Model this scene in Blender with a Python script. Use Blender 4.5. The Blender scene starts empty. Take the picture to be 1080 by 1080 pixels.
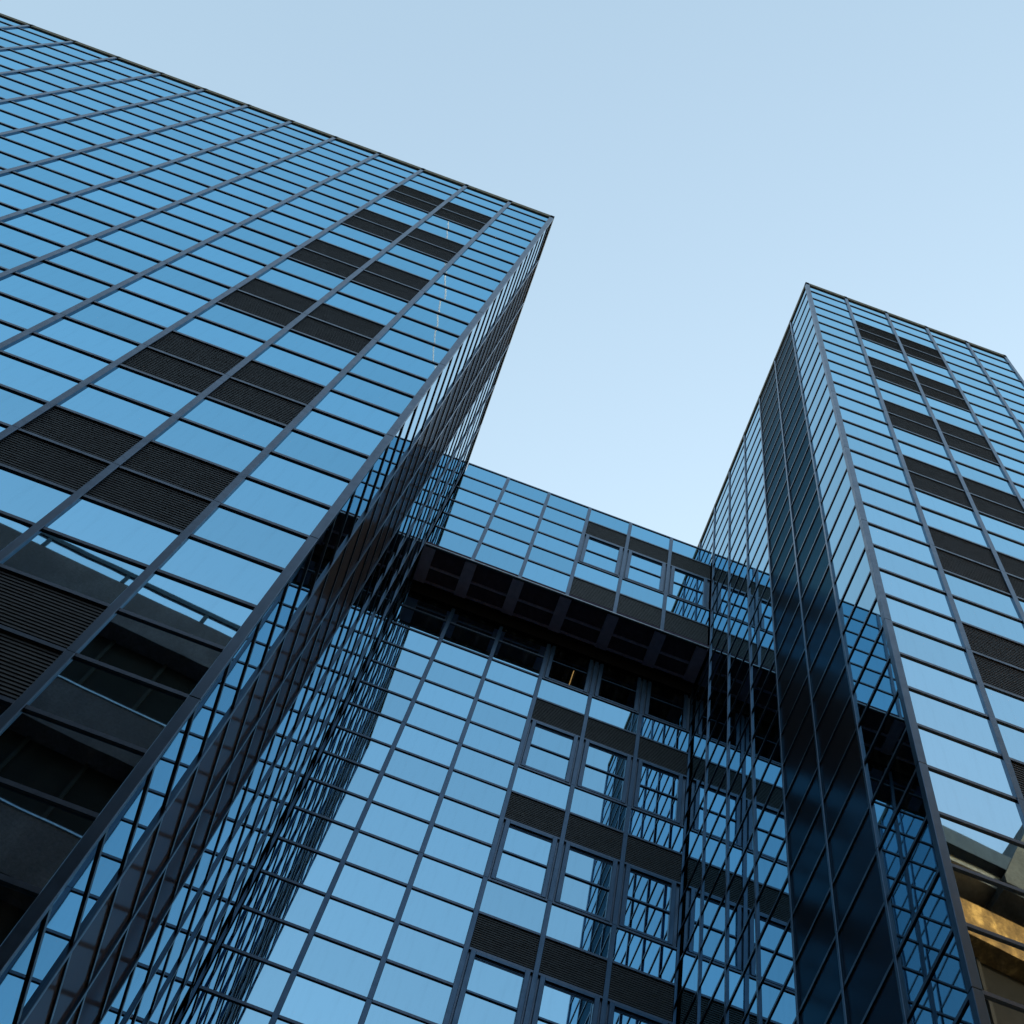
import bpy, bmesh, math, random
from mathutils import Vector, Matrix, Euler

random.seed(7)
SC = bpy.context.scene
COL = SC.collection
R = math.radians

# ------------------------------------------------------------------ units
# the curtain wall's row height is the unit of the plan; one row is 0.9 m
S = 0.9
ZC = 39.7792                       # rows from the eye up to the roof of the left tower
def wx(v): return v * S
def wz(v): return (v + ZC) * S + 1.6
def W(x, y, z): return Vector((x * S, y * S, wz(z)))

# ------------------------------------------------------------------ camera
aa = Vector((-1.2233, 0.3154, 0.2080))
Mwc = Matrix.Rotation(aa.length, 3, aa.normalized())      # world -> (right, forward, up)
right, fwd, up = Mwc[0].copy(), Mwc[1].copy(), Mwc[2].copy()
cam_d = bpy.data.cameras.new('camera')
cam_d.sensor_width = 36.0
cam_d.lens = 36.0 * 1756.26 / 1080.0
cam_d.clip_start = 0.1
cam_d.clip_end = 20000
cam = bpy.data.objects.new('camera', cam_d)
COL.objects.link(cam)
rot = Matrix((right, up, -fwd)).transposed()
EYE = Vector((1.9753 * S, -6.5131 * S, 1.6))
cam.matrix_world = Matrix.Translation(EYE) @ rot.to_4x4()
SC.camera = cam

# ------------------------------------------------------------------ sky, sun, exposure
SUN_AZ = math.atan2(0.8, 1.0)      # from +y towards +x
SUN_EL = R(15)
world = bpy.data.worlds.new('World')
SC.world = world
world.use_nodes = True
wn = world.node_tree
for n in list(wn.nodes): wn.nodes.remove(n)
sky = wn.nodes.new('ShaderNodeTexSky')
sky.sky_type = 'NISHITA'
sky.sun_disc = False
sky.sun_elevation = SUN_EL
sky.sun_rotation = SUN_AZ
sky.altitude = 50
sky.air_density = 2.0
sky.dust_density = 2.4
sky.ozone_density = 1.0
hs = wn.nodes.new('ShaderNodeHueSaturation')
hs.inputs['Hue'].default_value = 0.503
hs.inputs['Saturation'].default_value = 1.0
bg = wn.nodes.new('ShaderNodeBackground')
bg.inputs['Strength'].default_value = 0.15
wo = wn.nodes.new('ShaderNodeOutputWorld')
wn.links.new(sky.outputs[0], hs.inputs['Color'])
wn.links.new(hs.outputs[0], bg.inputs[0])
wn.links.new(bg.outputs[0], wo.inputs[0])

sl = bpy.data.lights.new('sun', 'SUN')
sl.energy = 2.2
sl.angle = R(0.5)
sl.color = (1.0, 0.70, 0.40)
sun = bpy.data.objects.new('sun', sl)
COL.objects.link(sun)
sdir = Vector((math.sin(SUN_AZ) * math.cos(SUN_EL), math.cos(SUN_AZ) * math.cos(SUN_EL), math.sin(SUN_EL)))
sun.rotation_euler = sdir.to_track_quat('Z', 'Y').to_euler()
sun.location = (30, 40, 60)

SC.view_settings.view_transform = 'Standard'
SC.view_settings.look = 'None'
SC.view_settings.gamma = 1
SC.view_settings.exposure = 1.74
SC.cycles.max_bounces = 14
SC.cycles.glossy_bounces = 10
SC.cycles.diffuse_bounces = 4

# ------------------------------------------------------------------ materials
def nt(name):
    m = bpy.data.materials.new(name)
    m.use_nodes = True
    t = m.node_tree
    return m, t, t.nodes['Principled BSDF']
def noise(t, scale, detail=4, coord='Object', stretch=None, rough=0.6):
    tc = t.nodes.new('ShaderNodeTexCoord')
    src = tc.outputs[coord]
    if stretch:
        mp = t.nodes.new('ShaderNodeMapping')
        mp.inputs['Scale'].default_value = stretch
        t.links.new(src, mp.inputs['Vector']); src = mp.outputs[0]
    n = t.nodes.new('ShaderNodeTexNoise')
    n.inputs['Scale'].default_value = scale
    n.inputs['Detail'].default_value = detail
    n.inputs['Roughness'].default_value = rough
    t.links.new(src, n.inputs['Vector'])
    return n
def ramp(t, src, stops):
    r = t.nodes.new('ShaderNodeValToRGB')
    e = r.color_ramp.elements
    while len(e) < len(stops): e.new(0.5)
    for k, (p, c) in enumerate(stops):
        e[k].position = p; e[k].color = (*c, 1)
    t.links.new(src, r.inputs[0])
    return r
def remap(t, src, lo, hi):
    r = t.nodes.new('ShaderNodeMapRange')
    r.inputs['To Min'].default_value = lo
    r.inputs['To Max'].default_value = hi
    t.links.new(src, r.inputs['Value'])
    return r

def mat_glass(name, tint, clear=0.0, edge=(0.50, 0.82, 0.97)):
    m, t, p = nt(name)
    p.inputs['Metallic'].default_value = 1.0
    n0 = noise(t, 0.8, 3)
    oi = t.nodes.new('ShaderNodeObjectInfo')
    # slight shade differences from pane to pane
    mx = t.nodes.new('ShaderNodeMix'); mx.data_type = 'RGBA'
    mx.inputs[6].default_value = (*[c * 0.90 for c in tint], 1)
    mx.inputs[7].default_value = (*[min(1, c * 1.08) for c in tint], 1)
    ge = t.nodes.new('ShaderNodeNewGeometry')
    m1 = t.nodes.new('ShaderNodeMath'); m1.operation = 'ADD'
    t.links.new(oi.outputs['Random'], m1.inputs[0]); t.links.new(ge.outputs['Random Per Island'], m1.inputs[1])
    m2_ = t.nodes.new('ShaderNodeMath'); m2_.operation = 'FRACT'
    t.links.new(m1.outputs[0], m2_.inputs[0])
    t.links.new(m2_.outputs[0], mx.inputs[0])
    t.links.new(mx.outputs[2], p.inputs['Base Color'])
    p.inputs['Roughness'].default_value = 0.012
    p.inputs['Specular Tint'].default_value = (*edge, 1)     # colour the coating keeps at grazing angles
    # rolled-glass waviness
    nb = noise(t, 1.1, 2)
    b = t.nodes.new('ShaderNodeBump')
    b.inputs['Strength'].default_value = 1.0
    b.inputs['Distance'].default_value = 0.0002
    t.links.new(nb.outputs[0], b.inputs['Height'])
    t.links.new(b.outputs[0], p.inputs['Normal'])
    out = t.nodes['Material Output']
    # thin film of street dust, streaked by rain
    ns = noise(t, 3.0, 5, stretch=(4.0, 4.0, 0.35))
    df = t.nodes.new('ShaderNodeBsdfDiffuse')
    df.inputs['Color'].default_value = (0.26, 0.27, 0.28, 1)
    ms = t.nodes.new('ShaderNodeMixShader')
    rr = remap(t, ns.outputs[0], 0.004, 0.075)
    rr.inputs['From Min'].default_value = 0.50; rr.inputs['From Max'].default_value = 0.80
    t.links.new(rr.outputs[0], ms.inputs[0])
    t.links.new(p.outputs[0], ms.inputs[1])
    t.links.new(df.outputs[0], ms.inputs[2])
    last = ms
    if clear:
        tr = t.nodes.new('ShaderNodeBsdfTransparent')
        tr.inputs['Color'].default_value = (0.45, 0.55, 0.6, 1)
        m2 = t.nodes.new('ShaderNodeMixShader')
        m2.inputs[0].default_value = clear
        t.links.new(last.outputs[0], m2.inputs[1])
        t.links.new(tr.outputs[0], m2.inputs[2])
        last = m2
    t.links.new(last.outputs[0], out.inputs['Surface'])
    return m

def mat_metal(name, c1, c2, metallic=0.5, rough=0.38, streak=True):
    m, t, p = nt(name)
    n = noise(t, 2.2, 6, stretch=(5, 5, 0.8) if streak else None)
    r = ramp(t, n.outputs[0], [(0.32, c1), (0.7, c2)])
    t.links.new(r.outputs[0], p.inputs['Base Color'])
    p.inputs['Metallic'].default_value = metallic
    n2 = noise(t, 7, 4)
    rr = remap(t, n2.outputs[0], rough - 0.10, rough + 0.12)
    t.links.new(rr.outputs[0], p.inputs['Roughness'])
    return m

def mat_concrete(name, c1, c2, c3, scale=0.6):
    m, t, p = nt(name)
    n = noise(t, scale, 8, stretch=(1, 1, 0.55), rough=0.68)
    r = ramp(t, n.outputs[0], [(0.30, c1), (0.5, c2), (0.68, c3)])
    n2 = noise(t, 14, 8, rough=0.75)
    mx = t.nodes.new('ShaderNodeMix'); mx.data_type = 'RGBA'; mx.blend_type = 'MULTIPLY'
    mx.inputs[0].default_value = 0.8
    r2 = ramp(t, n2.outputs[0], [(0.36, (0.45, 0.45, 0.45)), (0.66, (1, 1, 1))])
    t.links.new(r.outputs[0], mx.inputs[6]); t.links.new(r2.outputs[0], mx.inputs[7])
    t.links.new(mx.outputs[2], p.inputs['Base Color'])
    p.inputs['Roughness'].default_value = 0.85
    b = t.nodes.new('ShaderNodeBump'); b.inputs['Strength'].default_value = 0.3; b.inputs['Distance'].default_value = 0.02
    t.links.new(n2.outputs[0], b.inputs['Height']); t.links.new(b.outputs[0], p.inputs['Normal'])
    return m

def mat_dark_panel(name, c1, c2, rough, base=(0.040, 0.041, 0.052)):
    # perforated dark panel: weak tinted sheen over near-black
    m, t, p = nt(name)
    t.nodes.remove(p)
    g = t.nodes.new('ShaderNodeBsdfGlossy'); g.inputs['Roughness'].default_value = rough
    oi = t.nodes.new('ShaderNodeObjectInfo')
    mx = t.nodes.new('ShaderNodeMix'); mx.data_type = 'RGBA'
    mx.inputs[6].default_value = (*c1, 1); mx.inputs[7].default_value = (*c2, 1)
    t.links.new(oi.outputs['Random'], mx.inputs[0]); t.links.new(mx.outputs[2], g.inputs['Color'])
    d = t.nodes.new('ShaderNodeBsdfDiffuse'); d.inputs['Color'].default_value = (*base, 1)
    ad = t.nodes.new('ShaderNodeAddShader')
    t.links.new(g.outputs[0], ad.inputs[0]); t.links.new(d.outputs[0], ad.inputs[1])
    t.links.new(ad.outputs[0], t.nodes['Material Output'].inputs['Surface'])
    return m
GLASS = mat_glass('blue_coated_glass', (0.32, 0.54, 0.705))
FLANK = mat_glass('flank_coated_glass', (0.46, 0.52, 0.545), edge=(0.52, 0.76, 0.90))
PALE_SKY = mat_glass('pale_sky_coated_glass', (0.60, 0.70, 0.79))  # same glass; the paler sky mirrored in this front is put into the tint
CLEAR = mat_glass('blue_coated_glass_clear', (0.10, 0.17, 0.24), 0.45)
FRAME = mat_metal('anodised_frame', (0.036, 0.072, 0.125), (0.062, 0.102, 0.162), 1.0, 0.33)
BAR = mat_metal('dark_transom', (0.055, 0.08, 0.125), (0.08, 0.11, 0.165), 0.85, 0.34)
COPING = mat_metal('coping_metal', (0.03, 0.03, 0.035), (0.05, 0.05, 0.055), 0.5, 0.4)
TRIM = mat_metal('steel_trim', (0.22, 0.25, 0.30), (0.34, 0.37, 0.42), 0.8, 0.35)
LOUV = mat_metal('louvre_metal', (0.010, 0.013, 0.020), (0.017, 0.020, 0.028), 0.25, 0.55, False)
LOUVS = mat_dark_panel('dark_panel', (0.016, 0.056, 0.082), (0.024, 0.072, 0.104), 0.15)
MESHP = mat_dark_panel('grey_mesh_panel', (0.050, 0.066, 0.085), (0.065, 0.082, 0.10), 0.07, (0.085, 0.085, 0.10))
CORE = mat_metal('dark_core', (0.012, 0.012, 0.014), (0.018, 0.018, 0.02), 0.0, 0.8)
SOFF = mat_metal('soffit_board', (0.050, 0.044, 0.080), (0.075, 0.066, 0.115), 0.0, 0.6)
SOFB = mat_metal('soffit_beam_paint', (0.19, 0.21, 0.40), (0.26, 0.28, 0.50), 0.0, 0.45)
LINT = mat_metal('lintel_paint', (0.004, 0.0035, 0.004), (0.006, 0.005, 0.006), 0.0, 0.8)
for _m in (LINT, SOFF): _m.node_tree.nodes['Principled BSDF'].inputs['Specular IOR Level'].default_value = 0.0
ROOF = mat_metal('roof_felt', (0.05, 0.05, 0.05), (0.1, 0.1, 0.1), 0.0, 0.9)
CONC_D = mat_concrete('weathered_concrete', (0.050, 0.042, 0.054), (0.080, 0.066, 0.084), (0.13, 0.112, 0.138))
CONC_G = mat_concrete('grey_green_concrete', (0.028, 0.033, 0.040), (0.045, 0.052, 0.062), (0.07, 0.08, 0.094))
CONC_W = mat_concrete('tan_concrete_sun_patches', (0.07, 0.043, 0.018), (0.20, 0.120, 0.045), (0.62, 0.39, 0.14), 2.4)  # tan wall; the bright gold mottling is thrown-back sunlight painted into the colour
STRIP = mat_metal('strip_window_glass', (0.006, 0.006, 0.007), (0.010, 0.010, 0.011), 0.0, 0.8, False)
STRIP.node_tree.nodes['Principled BSDF'].inputs['Specular IOR Level'].default_value = 0.05
RAIL = mat_metal('rail_steel', (0.010, 0.018, 0.030), (0.018, 0.030, 0.046), 0.2, 0.5)

for _m in (RAIL, CORE): _m.node_tree.nodes['Principled BSDF'].inputs['Specular IOR Level'].default_value = 0.1
for _m in (CONC_D, CONC_G, CONC_W): _m.node_tree.nodes['Principled BSDF'].inputs['Specular IOR Level'].default_value = 0.15

# ------------------------------------------------------------------ mesh helpers
def mesh_from(name, verts, faces, mat, smooth=False):
    me = bpy.data.meshes.new(name)
    me.from_pydata([tuple(v) for v in verts], [], faces)
    me.materials.append(mat)
    if smooth:
        for p in me.polygons: p.use_smooth = True
    me.update()
    return me
def link(name, me, parent=None, loc=None, rot=None):
    o = bpy.data.objects.new(name, me)
    COL.objects.link(o)
    if parent is not None: o.parent = parent
    if loc is not None: o.location = loc
    if rot is not None: o.rotation_euler = rot
    return o
class MB:
    def __init__(self): self.v = []; self.f = []
    def box(self, x0, x1, y0, y1, z0, z1):
        b = len(self.v)
        self.v += [(x, y, z) for z in (z0, z1) for x, y in ((x0, y0), (x1, y0), (x1, y1), (x0, y1))]
        self.f += [(b+3, b+2, b+1, b), (b+4, b+5, b+6, b+7)] + [(b+k, b+(k+1) % 4, b+4+(k+1) % 4, b+4+k) for k in range(4)]
        return self
    def bbox(self, x0, x1, y0, y1, z0, z1, c):
        # a box whose front edges (towards -y) are chamfered by c
        b = len(self.v)
        prof = [(x0, y1), (x0, y0 + c), (x0 + c, y0), (x1 - c, y0), (x1, y0 + c), (x1, y1)]
        n = len(prof)
        self.v += [(x, y, z) for z in (z0, z1) for x, y in prof]
        self.f += [tuple(range(b + n - 1, b - 1, -1)), tuple(range(b + n, b + 2 * n))]
        self.f += [(b+k, b+(k+1) % n, b+n+(k+1) % n, b+n+k) for k in range(n)]
        # profile runs clockwise seen from above: flip
        self.f[-(n+2):] = [tuple(reversed(q)) for q in self.f[-(n+2):]]
        return self
    def quad(self, a, b, c, d):
        k = len(self.v); self.v += [a, b, c, d]; self.f.append((k, k+1, k+2, k+3)); return self
    def tube(self, a, b, r, n=8):
        a = Vector(a); b = Vector(b); d = (b - a).normalized()
        u = d.orthogonal().normalized(); w = d.cross(u); k = len(self.v)
        for q in (a, b):
            for i in range(n):
                t = 2 * math.pi * i / n
                self.v.append(tuple(q + r * (u * math.cos(t) + w * math.sin(t))))
        self.f += [(k+i, k+(i+1) % n, k+n+(i+1) % n, k+n+i) for i in range(n)]
        self.f += [tuple(range(k+n-1, k-1, -1)), tuple(range(k+n, k+2*n))]
        return self
    def mesh(self, name, mat): return mesh_from(name, self.v, self.f, mat)

def thing(name, label, cat, loc=(0, 0, 0), group=None, rz=0):
    o = bpy.data.objects.new(name, None)
    COL.objects.link(o)
    o.location = loc; o.rotation_euler = (0, 0, rz)
    o['label'] = label; o['category'] = cat
    if group: o['group'] = group
    return o

# projected size of a small face, to choose which panes become parts of their own
def px_area(P, N, area):
    d = P - EYE
    f = d.dot(fwd)
    if f <= 0.1: return 0
    u = d.dot(right) / f * 1756.26; v = d.dot(up) / f * 1756.26
    if abs(u) > 570 or abs(v) > 570: return 0
    c = -N.dot(d.normalized())
    return max(c, 0) * area / d.length_squared

# ------------------------------------------------------------------ curtain wall pieces (metres; -y is outward)
GLZ = 0.030 * S          # glass plane behind the mullion face
TRP = 0.011 * S          # transom face behind the mullion face
MUL = 0.084 * S          # mullion width

SLIM = dict(pane=FLANK, MUL=0.048 * S, GLZ=0.027 * S, TRP=0.012 * S)      # the flanks have slimmer sections

pane_cache = {}
def pane_geo(w, h, n=4, bulge=0.00032):
    vs, fs = [], []
    for j in range(n + 1):
        for i in range(n + 1):
            a = i / n * 2 - 1; b = j / n * 2 - 1
            vs.append((a * w / 2, -bulge * (1 - a * a) * (1 - b * b), -b * h / 2))
    for j in range(n):
        for i in range(n):
            k = j * (n + 1) + i
            fs.append((k, k + n + 1, k + n + 2, k + 1))
    return vs, fs
def pane_mesh(w, h, mat):
    key = (round(w, 4), round(h, 4), mat.name)
    if key not in pane_cache:
        v, f = pane_geo(w, h)
        pane_cache[key] = mesh_from('glass_pane', v, f, mat, True)
    return pane_cache[key]
louv_cache = {}
def louvre_geo(w, h, n=17):
    m = MB(); p = h / n
    for k in range(n):
        z1 = h / 2 - k * p
        # a flat blade leaning out a little at its foot, and its underside
        m.quad((-w/2, -0.004, z1), (-w/2, -0.009, z1 - 0.74 * p), (w/2, -0.009, z1 - 0.74 * p), (w/2, -0.004, z1))
        m.quad((-w/2, -0.009, z1 - 0.74 * p), (-w/2, 0.010, z1 - 0.78 * p), (w/2, 0.010, z1 - 0.78 * p), (w/2, -0.009, z1 - 0.74 * p))
    # backing tray
    m.box(-w/2, w/2, 0.012, 0.03, -h/2, h/2)
    return m
def louvre_mesh(w, h, mat):
    key = (round(w, 4), round(h, 4), mat.name)
    if key not in louv_cache:
        louv_cache[key] = louvre_geo(w, h).mesh('louvre_panel', mat)
    return louv_cache[key]
def rib_geo(w, h, n=22):
    # fine vertical ribs of the side louvres
    m = MB(); p = w / n
    for k in range(n):
        x = -w/2 + k * p
        m.quad((x + 0.06*p, 0.0, h/2), (x + 0.06*p, 0.0, -h/2), (x + 0.94*p, 0.0, -h/2), (x + 0.94*p, 0.0, h/2))
    m.box(-w/2, w/2, 0.006, 0.02, -h/2, h/2)
    return m
def rib_mesh(w, h, mat):
    key = ('rib', round(w, 4), round(h, 4), mat.name)
    if key not in louv_cache:
        louv_cache[key] = rib_geo(w, h).mesh('louvre_panel', mat)
    return louv_cache[key]
FRAMES = {}
def window_frame_mesh(w, h):
    key = (round(w, 4), round(h, 4))
    if key in FRAMES: return FRAMES[key]
    m = MB(); b = 0.085 * S
    x0, x1, z0, z1 = -w/2, w/2, -h/2, h/2
    y0, y1 = -0.012, 0.045
    m.bbox(x0, x0 + b, y0, y1, z0, z1, 0.006)
    m.bbox(x1 - b, x1, y0, y1, z0, z1, 0.006)
    m.box(x0 + b, x1 - b, y0 + 0.003, y1 - 0.002, z1 - b * 0.8, z1)
    m.box(x0 + b, x1 - b, y0 + 0.003, y1 - 0.002, z0, z0 + b * 0.7)
    m.box(x0 + b, x1 - b, y0 + 0.018, y1 - 0.004, -0.022 * S, 0.022 * S)
    # vent blades under the head
    for k in range(3):
        zz = z1 - b * 0.8 - 0.012 - k * 0.026
        m.box(x0 + b, x1 - b, 0.012 + k * 0.004, 0.03, zz - 0.009, zz)
    FRAMES[key] = m.mesh('window_frame', FRAME)
    return FRAMES[key]

class Building:
    def __init__(self, name, label, cat, loc):
        self.root = thing(name, label, cat, loc)
        self.loc = Vector(loc)
        self.panes = []; self.louvres = []
    def part(self, name, me, P, rz, tilt=(0, 0)):
        return link(name, me, self.root, P - self.loc, (tilt[0], 0, rz + tilt[1]))
    # xs: mullion lines (rows units) along the wall; zs: row lines downwards; cell(i, j) -> kind
    def facade(self, O, rz, xs, zs, cell, first=True, last=True, joint=4, j0=0, clear=lambda i, j: False, pane=None, rib=LOUVS, MUL=MUL, GLZ=GLZ, TRP=TRP):
        pane = pane or GLASS
        rot = Matrix.Rotation(rz, 3, 'Z')
        N = rot @ Vector((0, -1, 0))
        def at(x, y, z): return O + rot @ Vector((x * S, y, z * S))
        ztop, zbot = zs[0], zs[-1]
        # mullions in storey lengths with an open joint
        for i, x in enumerate(xs):
            if (i == 0 and not first) or (i == len(xs) - 1 and not last): continue
            m = MB(); h = MUL / 2
            cuts = [ztop] + [zs[j] for j in range(1, len(zs) - 1) if (j + j0) % joint == 0] + [zbot]
            for a, b in zip(cuts, cuts[1:]):
                m.bbox(-h, h, 0, GLZ + 0.02, b * S + 0.004, a * S - 0.004, 0.004)
            m.box(-h * 0.85, h * 0.85, 0.012, GLZ + 0.022, zbot * S + 0.005, ztop * S - 0.005)
            self.part('mullion', m.mesh('mullion', FRAME), at(x, 0, 0), rz)
        # transoms: one bar per row line, broken where a window or a hidden stretch replaces it
        for j, z in enumerate(zs):
            m = MB(); t = 0.029 * S
            run = None; spans = []
            for i in range(len(xs) - 1):
                mid = (cell(i, j - 1) == 'window' and cell(i, j) == 'window2') if 0 < j < len(zs) - 1 else False
                if not mid:
                    if run is None: run = xs[i]
                elif run is not None:
                    spans.append((run, xs[i])); run = None
            if run is not None: spans.append((run, xs[-1]))
            for a, b in spans:
                m.box(a * S + 0.001, b * S - 0.001, TRP, GLZ + 0.015, -t, t)
                m.box(a * S + 0.002, b * S - 0.002, TRP + 0.006, GLZ + 0.014, t, t + 0.010)     # drip nosing above
            if m.v: self.part('transom', m.mesh('transom', BAR), at(0, 0, z), rz)
        for i in range(len(xs) - 1):
            for j in range(len(zs) - 1):
                k = cell(i, j)
                if k in (None, 'window2'): continue
                w = (xs[i + 1] - xs[i]) * S - 0.01; h = (zs[j] - zs[j + 1]) * S - 0.006
                xc = (xs[i] + xs[i + 1]) / 2; zc = (zs[j] + zs[j + 1]) / 2
                P = at(xc, GLZ, zc)
                if k == 'glass':
                    self.panes.append((px_area(P, N, w * h), P, rz, w, h, CLEAR if clear(i, j) else pane))
                elif k == 'louvre':
                    P = at(xc, GLZ + 0.004, zc)
                    self.louvres.append((px_area(P, N, w * h), P, rz, louvre_mesh(w, h, LOUV)))
                elif k == 'rib':
                    P = at(xc, GLZ + 0.002, zc)
                    self.louvres.append((px_area(P, N, w * h), P, rz, rib_mesh(w, h, rib)))
                elif k == 'window':
                    h2 = (zs[j] - zs[j + 2]) * S - 0.05 * S - 0.02
                    w2 = w - MUL - 0.05
                    zc = (zs[j] + zs[j + 2]) / 2
                    P = at(xc, GLZ - 0.014, zc)
                    fr = self.part('window', window_frame_mesh(w2, h2), P, rz)
                    mt = CLEAR if clear(i, j) else GLASS
                    g = link('pane', pane_mesh(w2 - 0.09, h2 - 0.04, mt), fr, (0, 0.026, 0), (random.gauss(0, 0.0012), 0, random.gauss(0, 0.0012)))
                    # dark sealing board round the sash
                    m = MB(); m.box(-w/2, w/2, 0.010, 0.022, -h2/2 - 0.03, -h2/2 + 0.05)
                    m.box(-w/2, w/2, 0.010, 0.022, h2/2 - 0.05, h2/2 + 0.03)
                    m.box(-w/2, -w2/2 + 0.05, 0.0105, 0.0225, -h2/2 + 0.05, h2/2 - 0.05)
                    m.box(w2/2 - 0.05, w/2, 0.0105, 0.0225, -h2/2 + 0.05, h2/2 - 0.05)
                    link('surround', m.mesh('surround', BAR), fr, (0, 0.022, 0))
    def finish(self, cap_p=100, cap_l=100):
        self.panes.sort(key=lambda q: -q[0])
        v, f, mi = [], [], []
        KINDS = [GLASS, PALE_SKY, FLANK]
        for n, (a, P, rz, w, h, mt) in enumerate(self.panes):
            tx, tz = random.gauss(0, 0.0013), random.gauss(0, 0.0013)
            if n < cap_p or mt is CLEAR:
                self.part('glass_pane', pane_mesh(w, h, mt), P, rz, (tx, tz))
            else:
                vv, ff = pane_geo(w, h, 2)
                M = Euler((tx, 0, rz + tz)).to_matrix(); b = len(v)
                v += [tuple(P - self.loc + M @ Vector(q)) for q in vv]
                f += [tuple(b + q for q in face) for face in ff]; mi += [KINDS.index(mt)] * len(ff)
        if v:
            me = mesh_from('glass_pane', v, f, GLASS, True); me.materials.append(PALE_SKY); me.materials.append(FLANK)
            me.polygons.foreach_set('material_index', mi)
            o = link('glass_pane', me, self.root)
            o['kind'] = 'stuff'
        self.louvres.sort(key=lambda q: -q[0])
        v, f, mats = [], [], []; LK3 = [LOUV, LOUVS, MESHP]
        me = None
        for n, (a, P, rz, lm) in enumerate(self.louvres):
            if n < cap_l: self.part('louvre_panel', lm, P, rz)
            else:
                M = Euler((0, 0, rz)).to_matrix(); b = len(v)
                v += [tuple(P - self.loc + M @ q.co) for q in lm.vertices]
                f += [tuple(b + q for q in p.vertices) for p in lm.polygons]
                mats += [LK3.index(lm.materials[0])] * len(lm.polygons)
        if v:
            me = mesh_from('louvre_panel', v, f, LOUV); me.materials.append(LOUVS); me.materials.append(MESHP)
            me.polygons.foreach_set('material_index', mats)
            o = link('louvre_panel', me, self.root); o['kind'] = 'stuff'
    def box(self, name, mat, x0, x1, y0, y1, z0, z1):
        a = W(x0, y0, z0) - self.loc; b = W(x1, y1, z1) - self.loc
        return link(name, MB().box(a.x, b.x, a.y, b.y, a.z, b.z).mesh(name, mat), self.root)

# ------------------------------------------------------------------ plan (rows units)
w = 1.1091                # front module
XR = 6.5385               # left flank of the right tower
ws = XR / 6               # flank and link module
YB = XR                   # link face
YC = 7.4846               # recessed face
DEEP = 20 * ws
ZB = -36.0                # foot of the curtain wall (then a plain base)
ZG = -(ZC + 1.6 / S)      # ground level
RZ_E, RZ_W = R(90), R(-90)

# ------------------------------------------------------------------ setting: ground
def sheet(name, mat, x0, x1, y0, y1, z):
    m = MB().quad((x0, y0, z), (x1, y0, z), (x1, y1, z), (x0, y1, z)).mesh(name, mat)
    o = link(name, m); o['kind'] = 'structure'; return o
ASPH = mat_concrete('asphalt', (0.035, 0.035, 0.036), (0.05, 0.05, 0.05), (0.07, 0.07, 0.07), 1.5)
PAVE = mat_concrete('paving', (0.16, 0.15, 0.14), (0.22, 0.21, 0.20), (0.28, 0.27, 0.25), 1.5)
sheet('ground', ASPH, -3000, 3000, -3000, 3000, 0)
m = MB().box(-60, 60, -4.0, 30, 0.004, 0.13).mesh('pavement', PAVE)
o = link('pavement', m); o['kind'] = 'structure'

# ------------------------------------------------------------------ the left tower
LW = 15                   # modules on the front
def rows(n, z0=0.0): return [z0 - k for k in range(n + 1)]
def front_cell(cols):
    def cell(i, j):
        if i in cols and j >= 3 and j % 4 in (3, 0): return 'louvre'
        return 'glass'
    return cell
LT = Building('office_tower', 'broad dark blue glass office tower at the left with a long front of many columns', 'office tower', W(0, 0, ZG))
xs = [-(LW - k) * w for k in range(LW)] + [-0.05]
LT.facade(W(0, 0, 0), 0, xs, rows(36), front_cell((LW - 3, LW - 2)), last=False)
def flank_cell(i, j, n, back):      # i counted from the street corner
    return 'rib' if i in (1, 2) else 'glass'
xs = [0.05] + [k * ws for k in range(1, 21)]
LT.facade(W(0, 0, 0), RZ_E, xs, rows(36), lambda i, j: flank_cell(i, j, 20, False), first=False, rib=MESHP, **SLIM)
def corner_post(b, x0, x1, y0, y1, top, n):
    m = MB()
    for k in range(0, n, 4):
        z1, z0 = wz(top - k) - 0.004, wz(top - min(k + 4, n)) + 0.004
        m.box(x0 * S, x1 * S, y0 * S, y1 * S, z0 - b.loc.z, z1 - b.loc.z)
    m.box(x0 * S + 0.006, x1 * S - 0.006, y0 * S + 0.006, y1 * S - 0.006, wz(top - n) - b.loc.z + 0.01, wz(top) - b.loc.z - 0.01)
    me = m.mesh('corner_post', FRAME)
    o = link('corner_post', me, b.root, (-b.loc.x, -b.loc.y, 0))
    bv = o.modifiers.new('bevel', 'BEVEL'); bv.width = 0.004; bv.segments = 1
corner_post(LT, -0.10, 0.0, 0.0, 0.055, 0, 36)
LT.box('coping', COPING, -LW * w - .05, -0.02, 0.02, DEEP, 0.03, 0.045)
LT.box('roof', ROOF, -LW * w - .02, 0.0, 0.0, DEEP, -0.3, -0.04)
LT.box('core_wall', CORE, -LW * w, -0.12, 0.12, DEEP, -36, -0.31)
LT.box('stone_base', CONC_D, -LW * w, -0.01, 0.01, DEEP, ZG, -36.03)
LT.finish()

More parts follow.
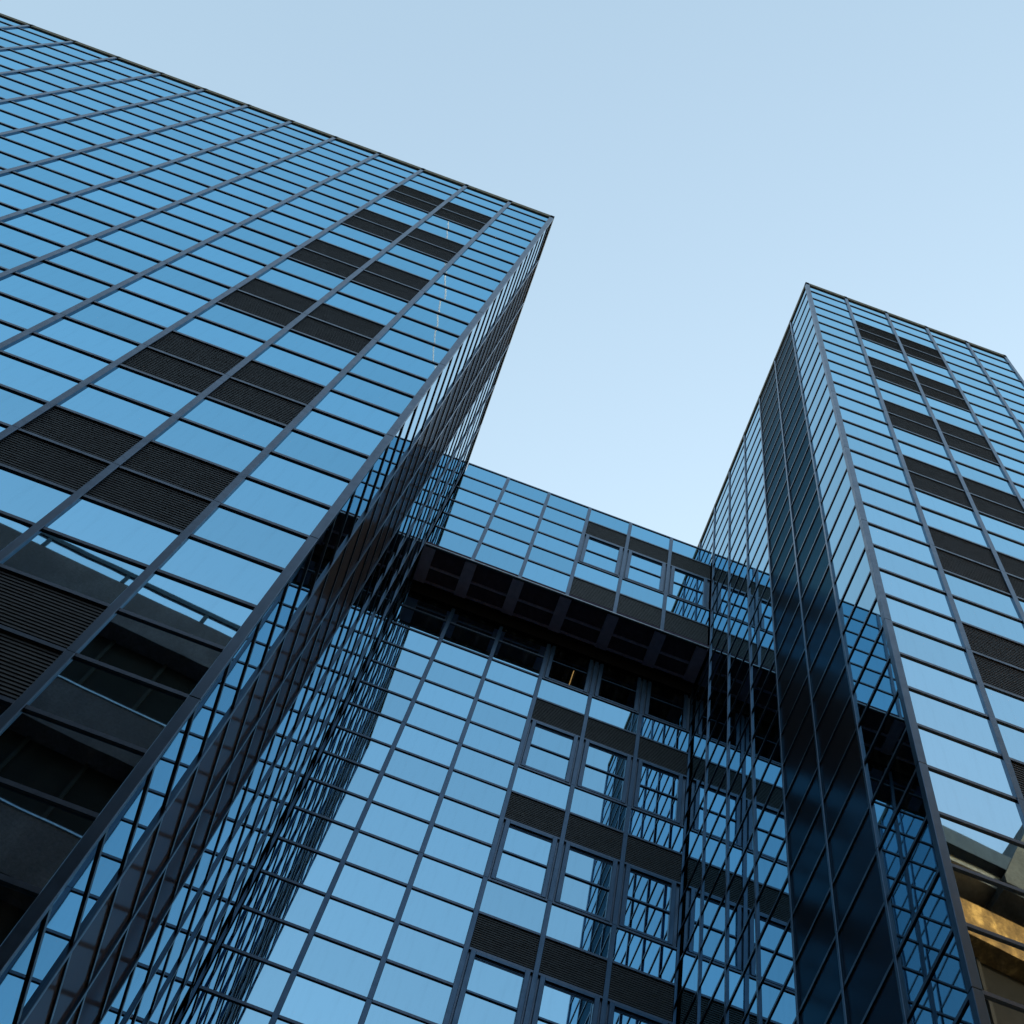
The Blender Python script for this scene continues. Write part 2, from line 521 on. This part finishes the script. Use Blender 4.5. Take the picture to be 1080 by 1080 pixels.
# ------------------------------------------------------------------ the right tower, one storey taller
RT = Building('office_tower', 'narrow dark glass tower at the right, a storey taller, five columns wide', 'office tower', W(XR, 0, ZG))
xs = [0.05] + [k * w for k in range(1, 5)] + [5 * w - 0.05]
RT.facade(W(XR, 0, 4), 0, xs, rows(40), front_cell((1, 2)), first=False, last=False, pane=PALE_SKY)
xs = [-(20 - k) * ws for k in range(20)] + [-0.05]
RT.facade(W(XR, 0, 4), RZ_W, xs, rows(40), lambda i, j: flank_cell(19 - i, j, 20, False), last=False, **SLIM)
corner_post(RT, XR, XR + 0.095, 0.0, 0.085, 4, 40)
corner_post(RT, XR + 5 * w - 0.09, XR + 5 * w, 0.0, 0.085, 4, 40)
RT.box('coping', COPING, XR + 0.02, XR + 5 * w - .02, 0.02, DEEP, 4.03, 4.045)
RT.box('roof', ROOF, XR, XR + 5 * w, 0.0, DEEP, 3.7, 3.96)
RT.box('core_wall', CORE, XR + 0.12, XR + 5 * w - 0.02, 0.12, DEEP, -36, 3.69)
RT.box('stone_base', CONC_D, XR + 0.01, XR + 5 * w - 0.03, 0.01, DEEP, ZG, -36.03)
RT.finish()

# ------------------------------------------------------------------ the link block over the gap
ZL = -6.31
LK = Building('link_block', 'glass link block bridging the two towers above a dark coffered soffit', 'building', W(0, YB, ZL))
zs = [0.0, -1.0, -2.0, -3.0, -4.0, -5.0, ZL + 0.03]
def link_cell(i, j):
    if i >= 3:
        return ['glass', 'louvre', 'window', 'window2', 'glass', 'louvre'][j]
    return 'glass'
xs = [0.03] + [k * ws for k in range(1, 6)] + [XR - 0.03]
LK.facade(W(0, YB, 0), 0, xs, zs, link_cell, first=False, last=False)
LK.box('coping', COPING, 0.01, XR - 0.01, YB + 0.02, YB + 12, 0.03, 0.045)
LK.box('core_wall', CORE, 0.02, XR - 0.02, YB + 0.14, YB + 12, ZL + 0.25, 0.0)
LK.box('edge_trim', TRIM, 0.012, XR - 0.012, YB - 0.012, YB + 0.012, ZL - 0.012, ZL + 0.028)
so = LK.box('soffit', SOFF, 0.012, XR - 0.012, YB + 0.013, YC + 0.3, ZL + 0.10, ZL + 0.20)
for k in range(7):
    x = min(max(k * ws, 0.14), XR - 0.14)
    LK.box('soffit_beam', SOFB, x - 0.13, x + 0.13, YB + 0.06, YC - 0.06, ZL - 0.0, ZL + 0.099)
for y in (YB + 0.50, YB + 0.86):
    LK.box('soffit_rail', SOFB, 0.05, XR - 0.05, y - 0.02, y + 0.02, ZL + 0.03, ZL + 0.098)
LK.finish()

# ------------------------------------------------------------------ the recessed facade below it
LF = Building('recessed_block', 'set-back glass facade with sash windows below the dark soffit between the towers', 'building', W(0, YC, ZG))
ZO = -0.62
zs = [-6.62] + [ZO - j for j in range(7, 35)]
def low_cell(i, j):
    r = j + 6
    if i >= 3:
        return {2: 'window', 3: 'window2', 0: 'glass', 1: 'louvre'}[r % 4]
    return 'glass'
LF.facade(W(0, YC, 0), 0, xs, zs, low_cell, first=False, last=False, j0=2, clear=lambda i, j: i >= 3 and j < 2)
LF.box('lintel', LINT, 0.06, XR - 0.06, YC - 0.05, YC + 0.1, -6.88, ZL + 0.12)
LF.box('core_wall', CORE, 0.02, 3 * ws - 0.02, YC + 0.14, YC + 6, ZG, ZL - 0.02)
LF.box('core_wall', CORE, 3 * ws, XR - 0.02, YC + 3.2, YC + 6, ZG, ZL - 0.02)
LF.box('core_wall', CORE, 3 * ws - 0.015, XR - 0.025, YC + 0.14, YC + 3.19, ZG, -8.66)
LF.box('ceiling', CONC_D, 3 * ws - 0.012, XR - 0.026, YC + 0.16, YC + 3.18, -6.60, -6.45)
LF.finish()
# fluorescent tube seen through the first sash window under the soffit
LAMP, t, p = nt('tube_light')
p.inputs['Base Color'].default_value = (0.8, 0.7, 0.5, 1)
p.inputs['Emission Color'].default_value = (1.0, 0.50, 0.16, 1)
p.inputs['Emission Strength'].default_value = 0.5
lo = W(4.0, YC + 0.95, -6.66)
cl = thing('ceiling_lamp', 'thin orange tube lamp glowing behind the window under the soffit', 'lamp', lo)
link('tube', MB().tube((-0.02, -0.42, 0), (0.02, 0.42, 0), 0.008).mesh('tube', LAMP), cl)
link('lamp_batten', MB().box(-0.035, 0.035, -0.45, 0.45, 0.014, 0.05).mesh('lamp_batten', TRIM), cl)

# ------------------------------------------------------------------ concrete buildings across the street (seen mirrored in the glass)
def opposite(name, label, px, py, slope, x0, x1, top, conc, band, pitch, first, overhang, railing, depth=14, drop=0.0):
    # local frame: x along the wall, +y towards our towers, built in rows units then scaled
    ang = math.atan(-slope)
    root = thing(name, label, 'building', W(px, py, ZG), rz=ang)
    H = top - ZG
    def bx(n, mat, a, b, y0, y1, z0, z1, par=root):
        return link(n, MB().box(a*S, b*S, y0*S, y1*S, z0*S, z1*S).mesh(n, mat), par)
    bx('body_wall', CORE, x0 + .1, x1 - .1, -depth, -0.55, 0, H - 0.2)
    z = H - drop
    k = 0
    if drop: bx('attic_window', STRIP, x0 + .05, x1 - .05, -0.53, -0.45, z + 0.01, H - 1.0)
    while z > 2:
        lo_ = z - (first if k == 0 else band)
        s = bx('spandrel', conc, x0, x1, -0.5, 0, lo_, z)
        zz = z - pitch if k else z - pitch
        if zz < 2: break
        win = bx('strip_window', STRIP, x0 + .05, x1 - .05, -0.54, -0.46, zz + 0.01, lo_ - 0.01)
        mm = MB()
        n = int((x1 - x0) / 1.3)
        for q in range(n + 1):
            xx = x0 + (x1 - x0) * q / n
            mm.box((xx - .04)*S, (xx + .04)*S, -0.455*S, -0.40*S, (zz + 0.012)*S, (lo_ - 0.012)*S)
        link('window_bars', mm.mesh('window_bars', CORE), win)
        sill = bx('sill', TRIM, x0, x1, -0.47, 0.03, zz + 0.004, zz + 0.06)
        z = zz; k += 1
    if overhang:
        bx('cornice', RAIL, x0 - .2, x1 + .2, -1.0, 0.40, H - 0.75, H)
        bx('cornice_trim', TRIM, x0 - .1, x1 + .1, -0.9, 0.16, H - 0.99, H - 0.751)
    if railing:
        mm = MB()
        mm.box(x0*S, x1*S, -0.06*S, 0.02*S, (H + .50)*S, (H + .72)*S)
        q = x0 + .4
        while q < x1:
            mm.box((q - .05)*S, (q + .05)*S, -0.05*S, 0.01*S, H*S, (H + .51)*S); q += 2.1
        link('roof_railing', mm.mesh('roof_railing', RAIL), root)
    return root
opposite('concrete_building', 'grey concrete block with strip windows mirrored in the glass at lower left', -6.24, -11.14, 0.105, -26, 9.5, -4.0, CONC_D, 1.9, 4.85, 1.9, False, True)
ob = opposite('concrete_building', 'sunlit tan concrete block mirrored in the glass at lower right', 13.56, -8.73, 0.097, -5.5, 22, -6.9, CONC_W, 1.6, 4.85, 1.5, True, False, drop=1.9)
# grey wing wall with a sloping top, rising behind the cornice
prof = [(0.25, -1.4), (0.25, -1.1), (2.2, 4.4), (9.0, 4.4), (9.0, -1.4)]
v = [(x * S, y * S, (-6.9 - ZG + z) * S) for y in (0.42, -1.6) for x, z in prof]
n = len(prof)
f = [tuple(range(n)), tuple(range(2 * n - 1, n - 1, -1))] + [(k, k + n, (k + 1) % n + n, (k + 1) % n) for k in range(n)]
link('wing_wall', mesh_from('wing_wall', v, f, CONC_G), ob)

# ------------------------------------------------------------------ vapour trail (seen mirrored in the left tower)
VAP, t, p = nt('vapour')
t.nodes.remove(p)
d1 = t.nodes.new('ShaderNodeBsdfDiffuse'); d1.inputs[0].default_value = (0.50, 0.43, 0.48, 1)
d2 = t.nodes.new('ShaderNodeBsdfTranslucent'); d2.inputs[0].default_value = (0.50, 0.43, 0.48, 1)
ad = t.nodes.new('ShaderNodeAddShader')
t.links.new(d1.outputs[0], ad.inputs[0]); t.links.new(d2.outputs[0], ad.inputs[1])
t.links.new(ad.outputs[0], t.nodes['Material Output'].inputs['Surface'])
m = MB(); H = 1500.0
prev = None
for k in range(15):
    f = k / 14
    d = Vector((-0.111 + 0.0234 * f + random.uniform(-.0005, .0005), -0.169 - 0.1125 * f, 1.0)) * H + EYE
    if prev is not None: m.tube(prev, d, 0.45 + 0.35 * math.sin(f * 3.1), 6)
    prev = d
o = link('vapour_trail', m.mesh('vapour_trail', VAP)); o['kind'] = 'structure'
